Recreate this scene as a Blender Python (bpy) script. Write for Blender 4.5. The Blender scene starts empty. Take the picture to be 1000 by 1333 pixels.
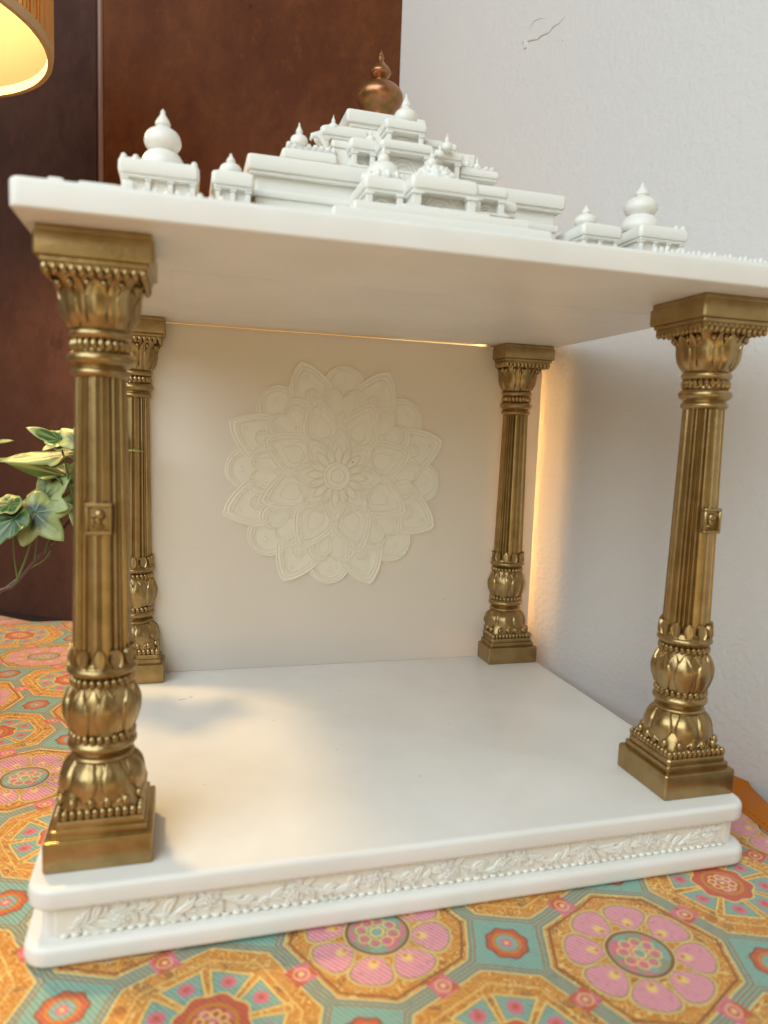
import bpy, bmesh, math, random
import numpy as np
from mathutils import Vector, Matrix, Euler
random.seed(7)
S = 0.01                       # everything below is written in centimetres
R = math.radians
scn = bpy.context.scene
col = scn.collection

# ------------------------------------------------------------------ camera
cam_d = bpy.data.cameras.new('camera'); cam = bpy.data.objects.new('camera', cam_d); col.objects.link(cam)
cam.location = (3.2359*S, -32.9478*S, 18.7416*S)
cam.rotation_euler = (1.4618, -0.0365, -0.2717)
cam_d.sensor_fit = 'HORIZONTAL'; cam_d.sensor_width = 36; cam_d.lens = 944.26*36/1000
cam_d.clip_start = 0.01; cam_d.clip_end = 50
cam_d.dof.use_dof = True; cam_d.dof.focus_distance = 0.52; cam_d.dof.aperture_fstop = 10.5
scn.camera = cam

# ------------------------------------------------------------------ light
scn.view_settings.view_transform = 'Standard'; scn.view_settings.look = 'None'
scn.view_settings.gamma = 1; scn.view_settings.exposure = 0.02
w = bpy.data.worlds.new("World"); scn.world = w; w.use_nodes = True
bg = w.node_tree.nodes['Background']; bg.inputs[0].default_value = (1.0, 0.68, 0.26, 1); bg.inputs[1].default_value = 0.20

def area(name, loc, target, size, power, color, sizey=None):
    l = bpy.data.lights.new(name, 'AREA'); l.energy = power; l.color = color
    l.shape = 'RECTANGLE'; l.size = size*S; l.size_y = (sizey or size)*S
    o = bpy.data.objects.new(name, l); col.objects.link(o)
    o.location = [c*S for c in loc]
    o.rotation_euler = (Vector(target)-Vector(loc)).to_track_quat('-Z', 'Y').to_euler()
    return o
area('window_light', (-85, -85, 112), (16, 6, 6), 170, 35.5, (0.735, 0.875, 0.955), 140)
area('low_warm_fill', (25, -75, -25), (14, 18, 24), 60, 1.7, (1.0, 0.83, 0.46))  # added fill from low in front, warms the shrine interior; no real source
area('streak_fill', (-38, -120, 22), (10, 0, 14), 30, 1.7, (0.86, 0.88, 0.72), 95)  # added tall light, gives the gold columns their vertical streak highlights

# ------------------------------------------------------------------ node helpers
class X:
    nt = None
    def __init__(s, v): s.v = v
    @staticmethod
    def op(o, *a):
        n = X.nt.nodes.new('ShaderNodeMath'); n.operation = o
        for i, q in enumerate(a):
            q = q.v if isinstance(q, X) else q
            if isinstance(q, (int, float)): n.inputs[i].default_value = q
            else: X.nt.links.new(q, n.inputs[i])
        return X(n.outputs[0])
    def __add__(a, b): return X.op('ADD', a, b)
    __radd__ = __add__
    def __mul__(a, b): return X.op('MULTIPLY', a, b)
    __rmul__ = __mul__
    def __sub__(a, b): return X.op('SUBTRACT', a, b)
    def __rsub__(a, b): return X.op('SUBTRACT', b, a)
    def __truediv__(a, b): return X.op('DIVIDE', a, b)
def xabs(a): return X.op('ABSOLUTE', a)
def xmin(a, b): return X.op('MINIMUM', a, b)
def xmax(a, b): return X.op('MAXIMUM', a, b)
def hyp(a, b): return X.op('SQRT', a*a+b*b)
def inside(d, e, w=0.006):                    # 1 where d < e
    n = (e-d)/w+0.5 if isinstance(d, X) else None
    n.v.node.use_clamp = True
    return n
def band(d, e, h, w=0.006): return inside(xabs(d-e), h, w)
def mixc(a, b, f):
    n = X.nt.nodes.new('ShaderNodeMix'); n.data_type = 'RGBA'
    fv = f.v if isinstance(f, X) else f
    if isinstance(fv, (int, float)): n.inputs[0].default_value = fv
    else: X.nt.links.new(fv, n.inputs[0])
    for i, q in ((6, a), (7, b)):
        if isinstance(q, tuple): n.inputs[i].default_value = (*q, 1)
        else: X.nt.links.new(q, n.inputs[i])
    return n.outputs[2]

def mat(name, color, rough=0.5, metal=0.0, sss=0.0, sssr=(1, .8, .6), bump=None, var=None, spec=None, sheen=0, coat=0):
    m = bpy.data.materials.new(name); m.use_nodes = True
    nt = m.node_tree; p = nt.nodes['Principled BSDF']
    p.inputs['Base Color'].default_value = (*color, 1); p.inputs['Roughness'].default_value = rough
    p.inputs['Metallic'].default_value = metal
    if spec is not None: p.inputs['Specular IOR Level'].default_value = spec
    if sss:
        p.inputs['Subsurface Weight'].default_value = sss; p.inputs['Subsurface Radius'].default_value = sssr
        p.inputs['Subsurface Scale'].default_value = 0.002
    p.inputs['Sheen Weight'].default_value = sheen; p.inputs['Coat Weight'].default_value = coat
    tc = nt.nodes.new('ShaderNodeTexCoord')
    if var:                                       # (second colour, noise scale, contrast low, high, detail)
        c2, sc, lo, hi, det = var
        n = nt.nodes.new('ShaderNodeTexNoise'); n.inputs['Scale'].default_value = sc; n.inputs['Detail'].default_value = det
        n.inputs['Roughness'].default_value = .65
        nt.links.new(tc.outputs['Object'], n.inputs['Vector'])
        mr = nt.nodes.new('ShaderNodeMapRange'); mr.inputs[1].default_value = lo; mr.inputs[2].default_value = hi
        nt.links.new(n.outputs['Fac'], mr.inputs[0])
        X.nt = nt
        nt.links.new(mixc(color, c2, X(mr.outputs[0])), p.inputs['Base Color'])
    if bump:                                      # list of (scale, distance in cm, detail)
        prev = None
        for sc, dist, det in bump:
            n = nt.nodes.new('ShaderNodeTexNoise'); n.inputs['Scale'].default_value = sc; n.inputs['Detail'].default_value = det
            nt.links.new(tc.outputs['Object'], n.inputs['Vector'])
            b = nt.nodes.new('ShaderNodeBump'); b.inputs['Distance'].default_value = dist*S; b.inputs['Strength'].default_value = 1
            nt.links.new(n.outputs['Fac'], b.inputs['Height'])
            if prev: nt.links.new(prev.outputs[0], b.inputs['Normal'])
            prev = b
        nt.links.new(prev.outputs[0], p.inputs['Normal'])
    return m

M = {}
M['white'] = mat('white_resin', (.80, .775, .735), .38, sss=.25, bump=[(900, .004, 2), (40, .01, 2)], var=((.76, .735, .69), 14, .42, .62, 3))
M['carved'] = mat('carved_white_resin', (.79, .765, .71), .45, sss=.3, bump=[(700, .004, 2)])
M['relief'] = mat('relief_resin', (.82, .785, .70), .42, sss=.3, bump=[(900, .004, 2)])
M['mandala'] = mat('mandala_resin', (.80, .735, .60), .5, bump=[(900, .004, 2)])
M['gold'] = mat('gold_paint', (.40, .275, .125), .31, metal=.95, bump=[(1400, .007, 2), (260, .012, 4)], var=((.30, .20, .08), 60, .42, .66, 4))
M['copper'] = mat('copper_finish', (.42, .175, .085), .34, metal=.85, bump=[(300, .012, 3)], var=((.24, .14, .05), 90, .38, .62, 4))
M['wall'] = mat('white_wall_paint', (.66, .632, .615), .8, bump=[(60, .05, 3), (230, .055, 3)])
M['table'] = mat('dark_table_top', (.018, .016, .02), .35)

def brown(name, a, b, c):
    m = mat(name, a, .55, bump=[(30, .05, 6), (250, .01, 3)], spec=.12)
    nt = m.node_tree; X.nt = nt; tc = nt.nodes.new('ShaderNodeTexCoord')
    mp = nt.nodes.new('ShaderNodeMapping'); mp.inputs['Scale'].default_value = (1, 1, .7); nt.links.new(tc.outputs['Object'], mp.inputs[0])
    def nz(s, d, lo, hi):
        n = nt.nodes.new('ShaderNodeTexNoise'); n.inputs['Scale'].default_value = s; n.inputs['Detail'].default_value = d; n.inputs['Roughness'].default_value = .7
        n.inputs['Distortion'].default_value = .15
        nt.links.new(mp.outputs[0], n.inputs['Vector'])
        mr = nt.nodes.new('ShaderNodeMapRange'); mr.inputs[1].default_value = lo; mr.inputs[2].default_value = hi; nt.links.new(n.outputs['Fac'], mr.inputs[0]); return X(mr.outputs[0])
    c1 = mixc(a, b, nz(7, 9, .38, .62)*.9); c2 = mixc(c1, c, nz(14, 9, .50, .74)*.75); c2 = mixc(c2, b, nz(70, 9, .56, .72)*.5); c2 = mixc(c2, c, nz(38, 9, .62, .72)*.8)
    nt.links.new(c2, nt.nodes['Principled BSDF'].inputs['Base Color'])
    return m
M['brown_l'] = brown('shaded_oxblood_board', (.052, .022, .016), (.095, .043, .030), (.030, .012, .010))  # leaf angled away from the light; that shade is painted into its colour
M['brown_r'] = brown('lit_rust_board', (.088, .021, .003), (.175, .056, .012), (.042, .009, .001))  # leaf facing the warm light, which is painted into its rust colour

# ------------------------------------------------------------------ object helpers
AT = {}
def tag(o, label=None, cat=None, group=None, kind=None):
    if label: o['label'] = label
    if cat: o['category'] = cat
    if group: o['group'] = group
    if kind: o['kind'] = kind
    return o
def put(o, at, parent):
    AT[o.name] = Vector(at)
    if parent is not None:
        o.parent = parent; at = Vector(at)-AT[parent.name]
    o.location = Vector(at)*S
    return o
def mesh(name, V, F, m, angle=38, smooth=True):
    me = bpy.data.meshes.new(name); me.from_pydata([(x*S, y*S, z*S) for x, y, z in V], [], F)
    if m: me.materials.append(m)
    me.update()
    bm = bmesh.new(); bm.from_mesh(me); bmesh.ops.recalc_face_normals(bm, faces=bm.faces); bm.to_mesh(me); bm.free()
    if smooth:
        me.shade_smooth(); me.set_sharp_from_angle(angle=R(angle))
    return me
def inst(name, me, parent=None, at=(0, 0, 0), rot=None, scale=None):
    o = bpy.data.objects.new(name, me); col.objects.link(o)
    put(o, at, parent)
    if rot: o.rotation_euler = rot
    if scale: o.scale = scale
    return o
def empty(name, at):
    o = bpy.data.objects.new(name, None); o.empty_display_size = .01; col.objects.link(o); return put(o, at, None)

class G:                                           # geometry collector
    def __init__(s): s.V = []; s.F = []
    def add(s, V, F):
        n = len(s.V); s.V += [tuple(v) for v in V]; s.F += [tuple(i+n for i in f) for f in F]; return s
    def rings(s, rings, cap0=True, cap1=True, closed=True):
        n = len(rings[0]); V = [v for r in rings for v in r]; F = []
        for k in range(len(rings)-1):
            for i in range(n if closed else n-1):
                j = (i+1) % n; F.append((k*n+i, k*n+j, (k+1)*n+j, (k+1)*n+i))
        if cap0: F.append(tuple(range(n))[::-1])
        if cap1: F.append(tuple((len(rings)-1)*n+i for i in range(n)))
        return s.add(V, F)
    def box(s, x0, x1, y0, y1, z0, z1, b=.06, top=None):       # chamfered box; top = inset of the upper ring
        t = top or 0
        def rg(i, z, q=0):
            a, c, d, e = x0+i+q, x1-i-q, y0+i+q, y1-i-q
            k = b*.9
            return [(a+k, d, z), (c-k, d, z), (c, d+k, z), (c, e-k, z), (c-k, e, z), (a+k, e, z), (a, e-k, z), (a, d+k, z)]
        return s.rings([rg(b, z0), rg(b*.3, z0+b*.3), rg(0, z0+b), rg(0, z1-b, t), rg(b*.3, z1-b*.3, t), rg(b, z1, t)])
    def slab(s, x0, x1, y0, y1, z0, z1, rc, rt, rb):            # rounded in plan and along its edges
        def rg(i, z):
            o = []; r = max(rc-i*.3, .02)
            for cx, cy, a0 in ((x1-i-r, y1-i-r, 0), (x0+i+r, y1-i-r, 90), (x0+i+r, y0+i+r, 180), (x1-i-r, y0+i+r, 270)):
                for k in range(7):
                    a = R(a0+15*k); o.append((cx+r*math.cos(a), cy+r*math.sin(a), z))
            return o
        L = []
        for k in range(6):
            a = R(90-18*k) ; L.append(rg(rb*(1-math.cos(a)), z0+rb*(1-math.sin(a))))
        L = [rg(rb*(1-math.sin(R(18*k))), z0+rb*(1-math.cos(R(18*k)))) for k in range(6)]
        L += [rg(rt*(1-math.cos(R(18*k))), z1-rt*(1-math.sin(R(18*k)))) for k in range(6)]
        return s.rings(L)
    def lathe(s, prof, c=(0, 0, 0), n=32):
        return s.rings([[(c[0]+r*math.cos(2*math.pi*i/n), c[1]+r*math.sin(2*math.pi*i/n), c[2]+z) for i in range(n)] for r, z in prof])
    def ball(s, c, rx, ry=None, rz=None, n=8, m=5):
        ry = ry or rx; rz = rz or rx
        return s.rings([[(c[0]+rx*math.sin(math.pi*k/m)*math.cos(2*math.pi*i/n), c[1]+ry*math.sin(math.pi*k/m)*math.sin(2*math.pi*i/n), c[2]-rz*math.cos(math.pi*k/m)) for i in range(n)]
                        for k in [.12]+list(range(1, m))+[m-.12]])
    def tube(s, P, r, n=7):
        rs = []; 
        for i, p in enumerate(P):
            p = Vector(p); d = (Vector(P[min(i+1, len(P)-1)])-Vector(P[max(i-1, 0)])).normalized()
            a = d.cross(Vector((.31, .2, .93)))
            a = a.normalized() if a.length > .05 else d.cross(Vector((1, 0, 0))).normalized()
            b = d.cross(a); rr = r[i] if isinstance(r, (list, tuple)) else r
            rs.append([tuple(p+a*rr*math.cos(2*math.pi*k/n)+b*rr*math.sin(2*math.pi*k/n)) for k in range(n)])
        return s.rings(rs)
    def me(s, name, m, angle=38): return mesh(name, s.V, s.F, m, angle)
def smoothprof(P, n=4):                                          # Catmull-Rom through (r, z) points
    o = []
    for i in range(len(P)-1):
        p0, p1, p2, p3 = P[max(i-1, 0)], P[i], P[i+1], P[min(i+2, len(P)-1)]
        for k in range(n):
            t = k/n
            o.append(tuple(max(.003, .5*((2*p1[j])+(p2[j]-p0[j])*t+(2*p0[j]-5*p1[j]+4*p2[j]-p3[j])*t*t+(3*p1[j]-p0[j]-3*p2[j]+p3[j])*t**3)) if j == 0
                           else .5*((2*p1[j])+(p2[j]-p0[j])*t+(2*p0[j]-5*p1[j]+4*p2[j]-p3[j])*t*t+(3*p1[j]-p0[j]-3*p2[j]+p3[j])*t**3) for j in (0, 1)))
    return o+[P[-1]]

# ------------------------------------------------------------------ the room
TZ = -3.335                                                      # table / cloth level
WA = math.atan2(.305, .952)                                       # the white wall runs back at an angle to the shrine
WQ = (39.3, 4.0, 0)
g = G(); g.box(0, 6, -70, 120, -75, 160, .02); wall = inst('wall', g.me('wall', M['wall']), None, WQ, (0, 0, WA))
tag(wall, kind='structure')
g = G(); g.box(-160, 3.2, 119, 123, -75, 160, .02); tag(inst('back_wall', g.me('back_wall', M['wall'])), kind='structure')
g = G()                                                          # raised scuff in the plaster (wall coordinates)
g.tube([(0, 25.2, 52.0), (0, 25.35, 52.6), (0, 25.1, 52.95)], [.16, .22, .10], 6)
g.tube([(0, 25.0, 52.5), (0, 24.4, 52.45), (0, 23.8, 52.2), (0, 23.3, 52.35), (0, 22.5, 52.2), (0, 21.9, 52.5), (0, 21.4, 52.45), (0, 20.8, 52.72)], [.08, .14, .09, .16, .08, .13, .10, .04], 6)
g.tube([(0, 24.9, 53.5), (0, 24.3, 53.9), (0, 23.5, 53.75), (0, 23.0, 53.5)], [.04, .08, .05, .02], 6)
g.ball((0, 20.9, 50.98), .06, .10, .10)
sc_ = inst('plaster_scuff', g.me('plaster_scuff', M['wall']), wall, WQ)
g = G(); g.box(-160, 60, -80, 130, -78.1, -75.01, .02); tag(inst('floor', g.me('floor', M['table'])), kind='structure')

scr = empty('folding_screen', (0, 50, -75))
tag(scr, 'tall rust brown folding screen standing behind the table', 'screen')
def board(name, a, b, th, m, z0=-75, z1=150):
    a, b = Vector((*a, 0)), Vector((*b, 0)); d = (b-a).normalized(); nn = Vector((-d.y, d.x, 0))*th
    g = G(); L = (b-a).length
    g.box(0, L, 0, th, z0, z1, .2)
    g.V = [tuple(a+d*x+Vector((-d.y, d.x, 0))*y+Vector((0, 0, z))) for x, y, z in g.V]
    return inst(name, g.me(name, m), scr)
tag(board('panel', (-4.95, 53.9), (25.75, 46.4), 1.5, M['brown_r']), 'rust brown leather-like leaf, warm light put into its colour, right of the seam')
tag(board('panel', (-70, 96.0), (-5.55, 54.3), 1.5, M['brown_l']), 'oxblood leaf left of the seam, shade put into its colour')
M['seam'] = mat('worn_hinge_strip', (.22, .11, .075), .4, bump=[(200, .02, 3)])
board('hinge_strip', (-5.53, 54.05), (-4.97, 53.85), .8, M['seam'])

# ------------------------------------------------------------------ table and brocade cloth
def yfar(x):
    return min(75, 56.2-.655*(x+9.1)) if x < -5.6 else 53.7-.2443*(x+5.3) if x < 25.5 else 46.0
def xright(y):
    if y > 4.1: return 39.22-.3204*(y-4)
    if y > 1.6: return 38.40+.80*(y-1.6)/2.5
    return 38.40+(y-1.6)*.10
tb = empty('side_table', (0, 0, -75)); tag(tb, 'dark table whose bare corner shows beside the white wall under the brocade cloth', 'table')
g = G(); g.rings([[(x, y, z) for x, y in ((-60, -45), (53.5, -41), (39.2, 3.9), (25.9, 45.4), (-5.2, 52.8), (-30, 68), (-60, 74))] for z in (TZ-3.5, TZ-.6)]); inst('table_top', g.me('table_top', M['table']), tb)
for x, y in ((-57, -42), (36, -42), (-57, 46), (22, 42)):
    g = G(); g.box(x-2, x+2, y-2, y+2, -74.99, TZ-3.52, .2); inst('leg', g.me('leg', M['table']), tb)

def cloth_mat():
    m = bpy.data.materials.new('brocade'); m.use_nodes = True; nt = m.node_tree; X.nt = nt
    p = nt.nodes['Principled BSDF']
    tc = nt.nodes.new('ShaderNodeTexCoord'); sp = nt.nodes.new('ShaderNodeSeparateXYZ')
    # slight weave wobble so that outlines are not ruler straight
    wn = nt.nodes.new('ShaderNodeTexNoise'); wn.inputs['Scale'].default_value = 55; wn.inputs['Detail'].default_value = 2
    nt.links.new(tc.outputs['Object'], wn.inputs['Vector'])
    wb = nt.nodes.new('ShaderNodeVectorMath'); wb.operation = 'MULTIPLY_ADD'
    nt.links.new(wn.outputs['Color'], wb.inputs[0]); wb.inputs[1].default_value = (.0022,)*3; nt.links.new(tc.outputs['Object'], wb.inputs[2])
    nt.links.new(wb.outputs[0], sp.inputs[0])
    x = X(sp.outputs[0]); y = X(sp.outputs[1])
    P = 8.1*S; th = R(25.5); c, s = math.cos(th), math.sin(th); fx, fy = 22.6*S, -7.9*S
    x = x-(fx+.0011); y = y-(fy+.0011)
    a = (x*c+y*s)/P; b = (y*c-x*s)/P
    i = X.op('FLOOR', a+.5); j = X.op('FLOOR', b+.5); u = a-i; v = b-j
    par = X.op('MODULO', xabs(i+j), 2.0); par = X.op('GREATER_THAN', par, .5)
    au, av = xabs(u), xabs(v)
    o = xmax(xmax(au, av), (au+av)*.655)
    r = hyp(u, v); ang = X.op('ARCTAN2', v, u)
    k = math.pi/4
    f = ang+math.pi*2+k/2; f = X.op('MODULO', f, k)-k/2
    px = r*X.op('COSINE', f); py = xabs(r*X.op('SINE', f))
    TUR, BRN, GLD, PNK, CRM, RED, GRY = (.17, .36, .29), (.24, .065, .001), (.62, .22, .002), (.68, .16, .22), (.88, .60, .16), (.58, .085, .03), (.28, .30, .19)
    # curly gold scroll: contour lines of a noise field
    n1 = nt.nodes.new('ShaderNodeTexNoise'); n1.inputs['Scale'].default_value = 125; n1.inputs['Detail'].default_value = 0.4; n1.inputs['Distortion'].default_value = 1.6
    nt.links.new(tc.outputs['Object'], n1.inputs['Vector'])
    ln = band(X.op('FRACT', X(n1.outputs['Fac'])*6.0), .5, .11, .08)
    vo = nt.nodes.new('ShaderNodeTexVoronoi'); vo.inputs['Scale'].default_value = 210; nt.links.new(tc.outputs['Object'], vo.inputs['Vector'])
    vs = nt.nodes.new('ShaderNodeSeparateColor'); nt.links.new(vo.outputs['Color'], vs.inputs[0]); vr = X(vs.outputs[0]); vd = X(vo.outputs['Distance'])
    scroll = mixc(GLD, (.86, .58, .18), ln*.9); scroll = mixc(scroll, BRN, inside(vr, .13, .05)*(1-ln)*.6)
    w1 = X.op('SINE', (X(sp.outputs[0])*.8+X(sp.outputs[1])*.6)*(2*math.pi/(.19*S))); thr = w1*.5+.5
    PNS = mixc(PNK, (.92, .62, .66), thr*.6); TUR_ = TUR; TUR = mixc(TUR_, (.34, .52, .44), thr*.55)
    # --- flower octagon
    A = scroll
    A = mixc(A, BRN, band(o, .425, .006))
    pd = hyp((px-.287)/1.06, py*X.op('DIVIDE', .267, xmax(px, .15)))
    A = mixc(A, mixc(GRY, GLD, .35), inside(pd, .115)); A = mixc(A, CRM, band(pd, .109, .0035))
    A = mixc(A, PNS, inside(pd, .096)); 
    st = hyp((px-.245)/1.25, py); A = mixc(A, CRM, inside(st, .026, .02)*.95); A = mixc(A, GLD, inside(hyp(px-.225, py), .012, .01))
    A = mixc(A, GRY, inside(r, .188)); A = mixc(A, BRN, band(r, .168, .008)); A = mixc(A, CRM, band(r, .182, .0035))
    mos = mixc(GRY, PNK, inside(vr, .42, .02)); mos = mixc(mos, TUR, inside(xabs(vr-.72), .12, .02)); mos = mixc(mos, CRM, inside(vd, .0, .35)*.0)
    A = mixc(A, mos, inside(r, .152)); A = mixc(A, CRM, band(hyp(px-.085, py), .032, .005)*.8); A = mixc(A, PNK, inside(hyp(px-.085, py), .02))
    A = mixc(A, CRM, band(r, .035, .006)); A = mixc(A, TUR, inside(r, .022))
    # --- rosette octagon
    Bc = scroll
    cell = xmax(px-.335, py-px*.36)                                 # one of eight pentagon petals
    Bc = mixc(Bc, CRM, inside(cell, .0)); Bc = mixc(Bc, GRY, inside(cell, -.012)); Bc = mixc(Bc, TUR, inside(cell, -.022))
    fl = hyp(px-.262, py); Bc = mixc(Bc, PNK, inside(fl, .042)); Bc = mixc(Bc, RED, inside(fl, .017, .012)); 
    Bc = mixc(Bc, CRM, inside(hyp(px-.19, py-.0), .0, .01))
    sc = r+X.op('COSINE', f*8.0)*-.010
    Bc = mixc(Bc, CRM, inside(sc, .186)); Bc = mixc(Bc, RED, inside(sc, .176))
    Bc = mixc(Bc, GLD, band(r, .115, .010)); Bc = mixc(Bc, mixc(RED, PNK, inside(vr, .5, .02)), inside(r, .10)); Bc = mixc(Bc, CRM, band(hyp(px-.06, py), .022, .005)); Bc = mixc(Bc, CRM, inside(r, .014))
    Bc = mixc(Bc, CRM, band(o, .372, .0035)); 
    radial = band(py/xmax(px, .01), .0, .018, .01)*inside(.36, .0, .01) if False else None
    oct_ = mixc(A, Bc, par)
    # --- bands between the octagons
    C = TUR
    C = mixc(C, mixc(BRN, GLD, .35), band(o, .468, .004)); C = mixc(C, mixc(BRN, GLD, .35), inside(.492, 0, 1) if False else band(o, .489, .004)); 
    col_ = mixc(C, oct_, inside(o, .449)); col_ = mixc(col_, CRM, band(o, .451, .004))
    # --- corner squares with a small rosette
    cu, cv = .5-au, .5-av; q = cu+cv; cr = hyp(cu, cv)
    ca = X.op('ARCTAN2', cv, cu); cs = cr+X.op('COSINE', ca*8.0)*.006
    col_ = mixc(col_, TUR, inside(q, .20)); col_ = mixc(col_, BRN, inside(cs, .118)); col_ = mixc(col_, RED, inside(cs, .106)); col_ = mixc(col_, GLD, band(cr, .072, .008))
    col_ = mixc(col_, TUR, inside(cr, .06)); col_ = mixc(col_, PNK, inside(cr, .033)); col_ = mixc(col_, CRM, inside(cr, .012))
    # --- pink squares halfway along the bands
    for (e, t) in ((.5-au, av), (.5-av, au)):
        sq = xmax(e, t)
        msk = inside(sq, .064); pk = mixc(PNK, RED, inside(vr, .35, .03)); pk = mixc(pk, CRM, inside(hyp(e, t), .014))
        pk = mixc(pk, CRM, band(hyp(e, t), .038, .005)*.7)
        col_ = mixc(col_, pk, msk)
    # --- threads
    w1 = X.op('SINE', (X(sp.outputs[0])*.8+X(sp.outputs[1])*.6)*(2*math.pi/(.19*S)))
    w2 = X.op('SINE', (X(sp.outputs[0])*.6-X(sp.outputs[1])*.8)*(2*math.pi/(.16*S)))
    thr = w1*.5+.5
    col_ = mixc(col_, mixc(col_, (.86, .74, .58), .50), thr*.22)
    n3 = nt.nodes.new('ShaderNodeTexNoise'); n3.inputs['Scale'].default_value = 420; nt.links.new(tc.outputs['Object'], n3.inputs['Vector'])
    col_ = mixc(col_, (.10, .05, .015), inside(X(n3.outputs['Fac']), .36, .16)*.22)
    nt.links.new(col_, p.inputs['Base Color'])
    p.inputs['Roughness'].default_value = .48; p.inputs['Sheen Weight'].default_value = .15; p.inputs['Metallic'].default_value = .12
    bw = nt.nodes.new('ShaderNodeRGBToBW'); nt.links.new(col_, bw.inputs[0])
    h = X(bw.outputs[0])*.9+w1*.12+w2*.10
    bp = nt.nodes.new('ShaderNodeBump'); bp.inputs['Distance'].default_value = .035*S; bp.inputs['Strength'].default_value = .9
    nt.links.new(h.v, bp.inputs['Height']); nt.links.new(bp.outputs[0], p.inputs['Normal'])
    return m
M['brocade'] = cloth_mat()
M['satin'] = mat('orange_satin', (.46, .13, .003), .5, spec=.2, sheen=.05, bump=[(40, .03, 3), (900, .004, 1)])
cl = empty('tablecloth', (0, 0, TZ)); tag(cl, 'orange, pink and turquoise brocade cloth spread under the white shrine', 'tablecloth')
nx, ny = 130, 120; V = []; F = []
for j in range(ny+1):
    for i in range(nx+1):
        a, b = i/nx, j/ny
        x = -58+a*(37.0+58)
        y = -40+b*(yfar(x)+40)
        x = -58+a*(xright(min(y, 45))-2.05+58)
        z = TZ-.06+(.14*math.sin(y*.42+x*.12+1)*min(1, max(0, (-x-4)/6)) if x < -4 else 0)+.05*math.sin(x*.35+y*.21)*math.sin(y*.27-x*.11)
        if y > 30: z += .10*math.sin(x*.9+y*.3)*min(1, (y-30)/15)
        V.append((x, y, z-(1.2 if j == ny else 0)))
for j in range(ny):
    for i in range(nx):
        k = j*(nx+1)+i; F.append((k, k+1, k+nx+2, k+nx+1))
c_ = inst('brocade_field', mesh('brocade_field', V, F, M['brocade'], 80), cl)
V = []; F = []; n = 160                                              # satin border
for j in range(n+1):
    y = -40+j*(85)/n; xr = xright(y)
    z0 = TZ-.05+.05*math.sin(xr*.35+y*.21)*math.sin(y*.27-xr*.11)
    wob = .10*math.sin(y*.8)
    V += [(xr-2.15, y, z0), (xr-2.05, y, z0+.07), (xr-.5, y, z0+.10+.04*math.sin(y*1.3)), (xr+wob*.5, y, z0+.10+(.18 if y > 4 else 0)), (xr+wob*.5, y, z0-.06)]
for j in range(n):
    for i in range(4):
        k = j*5+i; F.append((k, k+1, k+6, k+5))
inst('hem', mesh('hem', V, F, M['satin'], 60), cl)
g = G()
for j in range(60):
    y = -12+j*.42; g.ball((xright(y)-1.85, y, TZ+.02+.05*math.sin(xright(y)*.35+y*.21)*math.sin(y*.27-xright(y)*.11)), .05, .10, .03, 6, 3)
tag(inst('hem_stitching', g.me('hem_stitching', mat('dark_thread', (.12, .04, .01), .6)), cl), kind='stuff')

# ------------------------------------------------------------------ the shrine
H = 26.14
sh = empty('household_shrine', (15, 9.5, TZ))
tag(sh, 'white open-fronted miniature temple shrine with four gold columns and a tiered tower roof', 'shrine')
AT0 = (0, 0, 0)
base = inst('base', G().slab(-2.67, 32.37, -3.29, 24.1, -1.0, 0, 1.05, .25, .25).me('base', M['white'], 30), sh)
inst('foot_slab', G().slab(-2.85, 32.5, -3.45, 24.15, TZ+.005, -2.38, 1.05, .30, .25).me('foot_slab', M['white'], 30), base)
YF = -2.78
fr = inst('frieze', G().slab(-2.15, 31.85, YF, 23.8, -2.42, -.96, .35, .02, .02).me('frieze', M['white'], 30), base)
# AT for frieze children is world based (all of these meshes carry world coordinates)
g = G(); g.box(-1.6, 31.3, YF-.10, YF+.1, -2.34, -1.10, .05); inst('relief_ground', g.me('relief_ground', M['relief']), base)
def leaf_me(L, W, hgt, bend=.0, name='leaf'):
    g = G(); rs = []
    n = 9
    for i in range(n+1):
        t = i/n; w_ = W*math.sin(math.pi*min(1, t*.93+.06))**.8*(1-.35*t); x = L*t; zc = bend*math.sin(t*2.2)
        rs.append([(x, 0, zc-w_), (x, -hgt*.8, zc-w_*.75), (x, -hgt, zc-w_*.35), (x, -hgt*.45, zc), (x, -hgt, zc+w_*.35), (x, -hgt*.8, zc+w_*.75), (x, 0, zc+w_)])
    g.rings(rs, closed=False, cap0=False, cap1=False); return g.me(name, M['relief'], 60)
lf = [leaf_me(1.0, .30, .11, .22), leaf_me(.75, .27, .10, -.2), leaf_me(1.25, .26, .12, -.32)]
g = G()                                                              # open flower
for ring, (n, rad, sz, hh) in enumerate(((6, .30, .25, .09), (5, .16, .17, .15), (1, 0, .09, .20))):
    for k in range(n):
        a = 2*math.pi*(k+.5*ring)/n; g.ball((rad*math.cos(a), 0, rad*math.sin(a)), sz, hh, sz*.8, 8, 5)
flm = g.me('flower', M['relief'])
g = G(); P = []                                                      # the waving stem
for i in range(330):
    x = -1.1+i*.097; P.append((x, YF-.12, -1.72+.28*math.sin(x*1.72)))
g.tube(P, .055, 6)
inst('vine', g.me('vine', M['relief']), fr)
x = -.9; k = 0
while x < 30.6:
    zc = -1.72+.28*math.sin(x*1.72); up = math.cos(x*1.72)
    for sgn in (1, -1):
        ang = R(sgn*(38+random.uniform(-14, 16)))+math.atan(.48*up)
        o = inst('leaf', random.choice(lf), fr, (x, YF-.09-random.uniform(0, .04), zc), (0, -ang, 0)); q = random.uniform(.62, .95)
        if abs(zc+math.sin(ang)*.9*q+1.72) > .56: q *= .62
        o.scale = (q, 1, q)
    x += .40; k += 1
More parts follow.
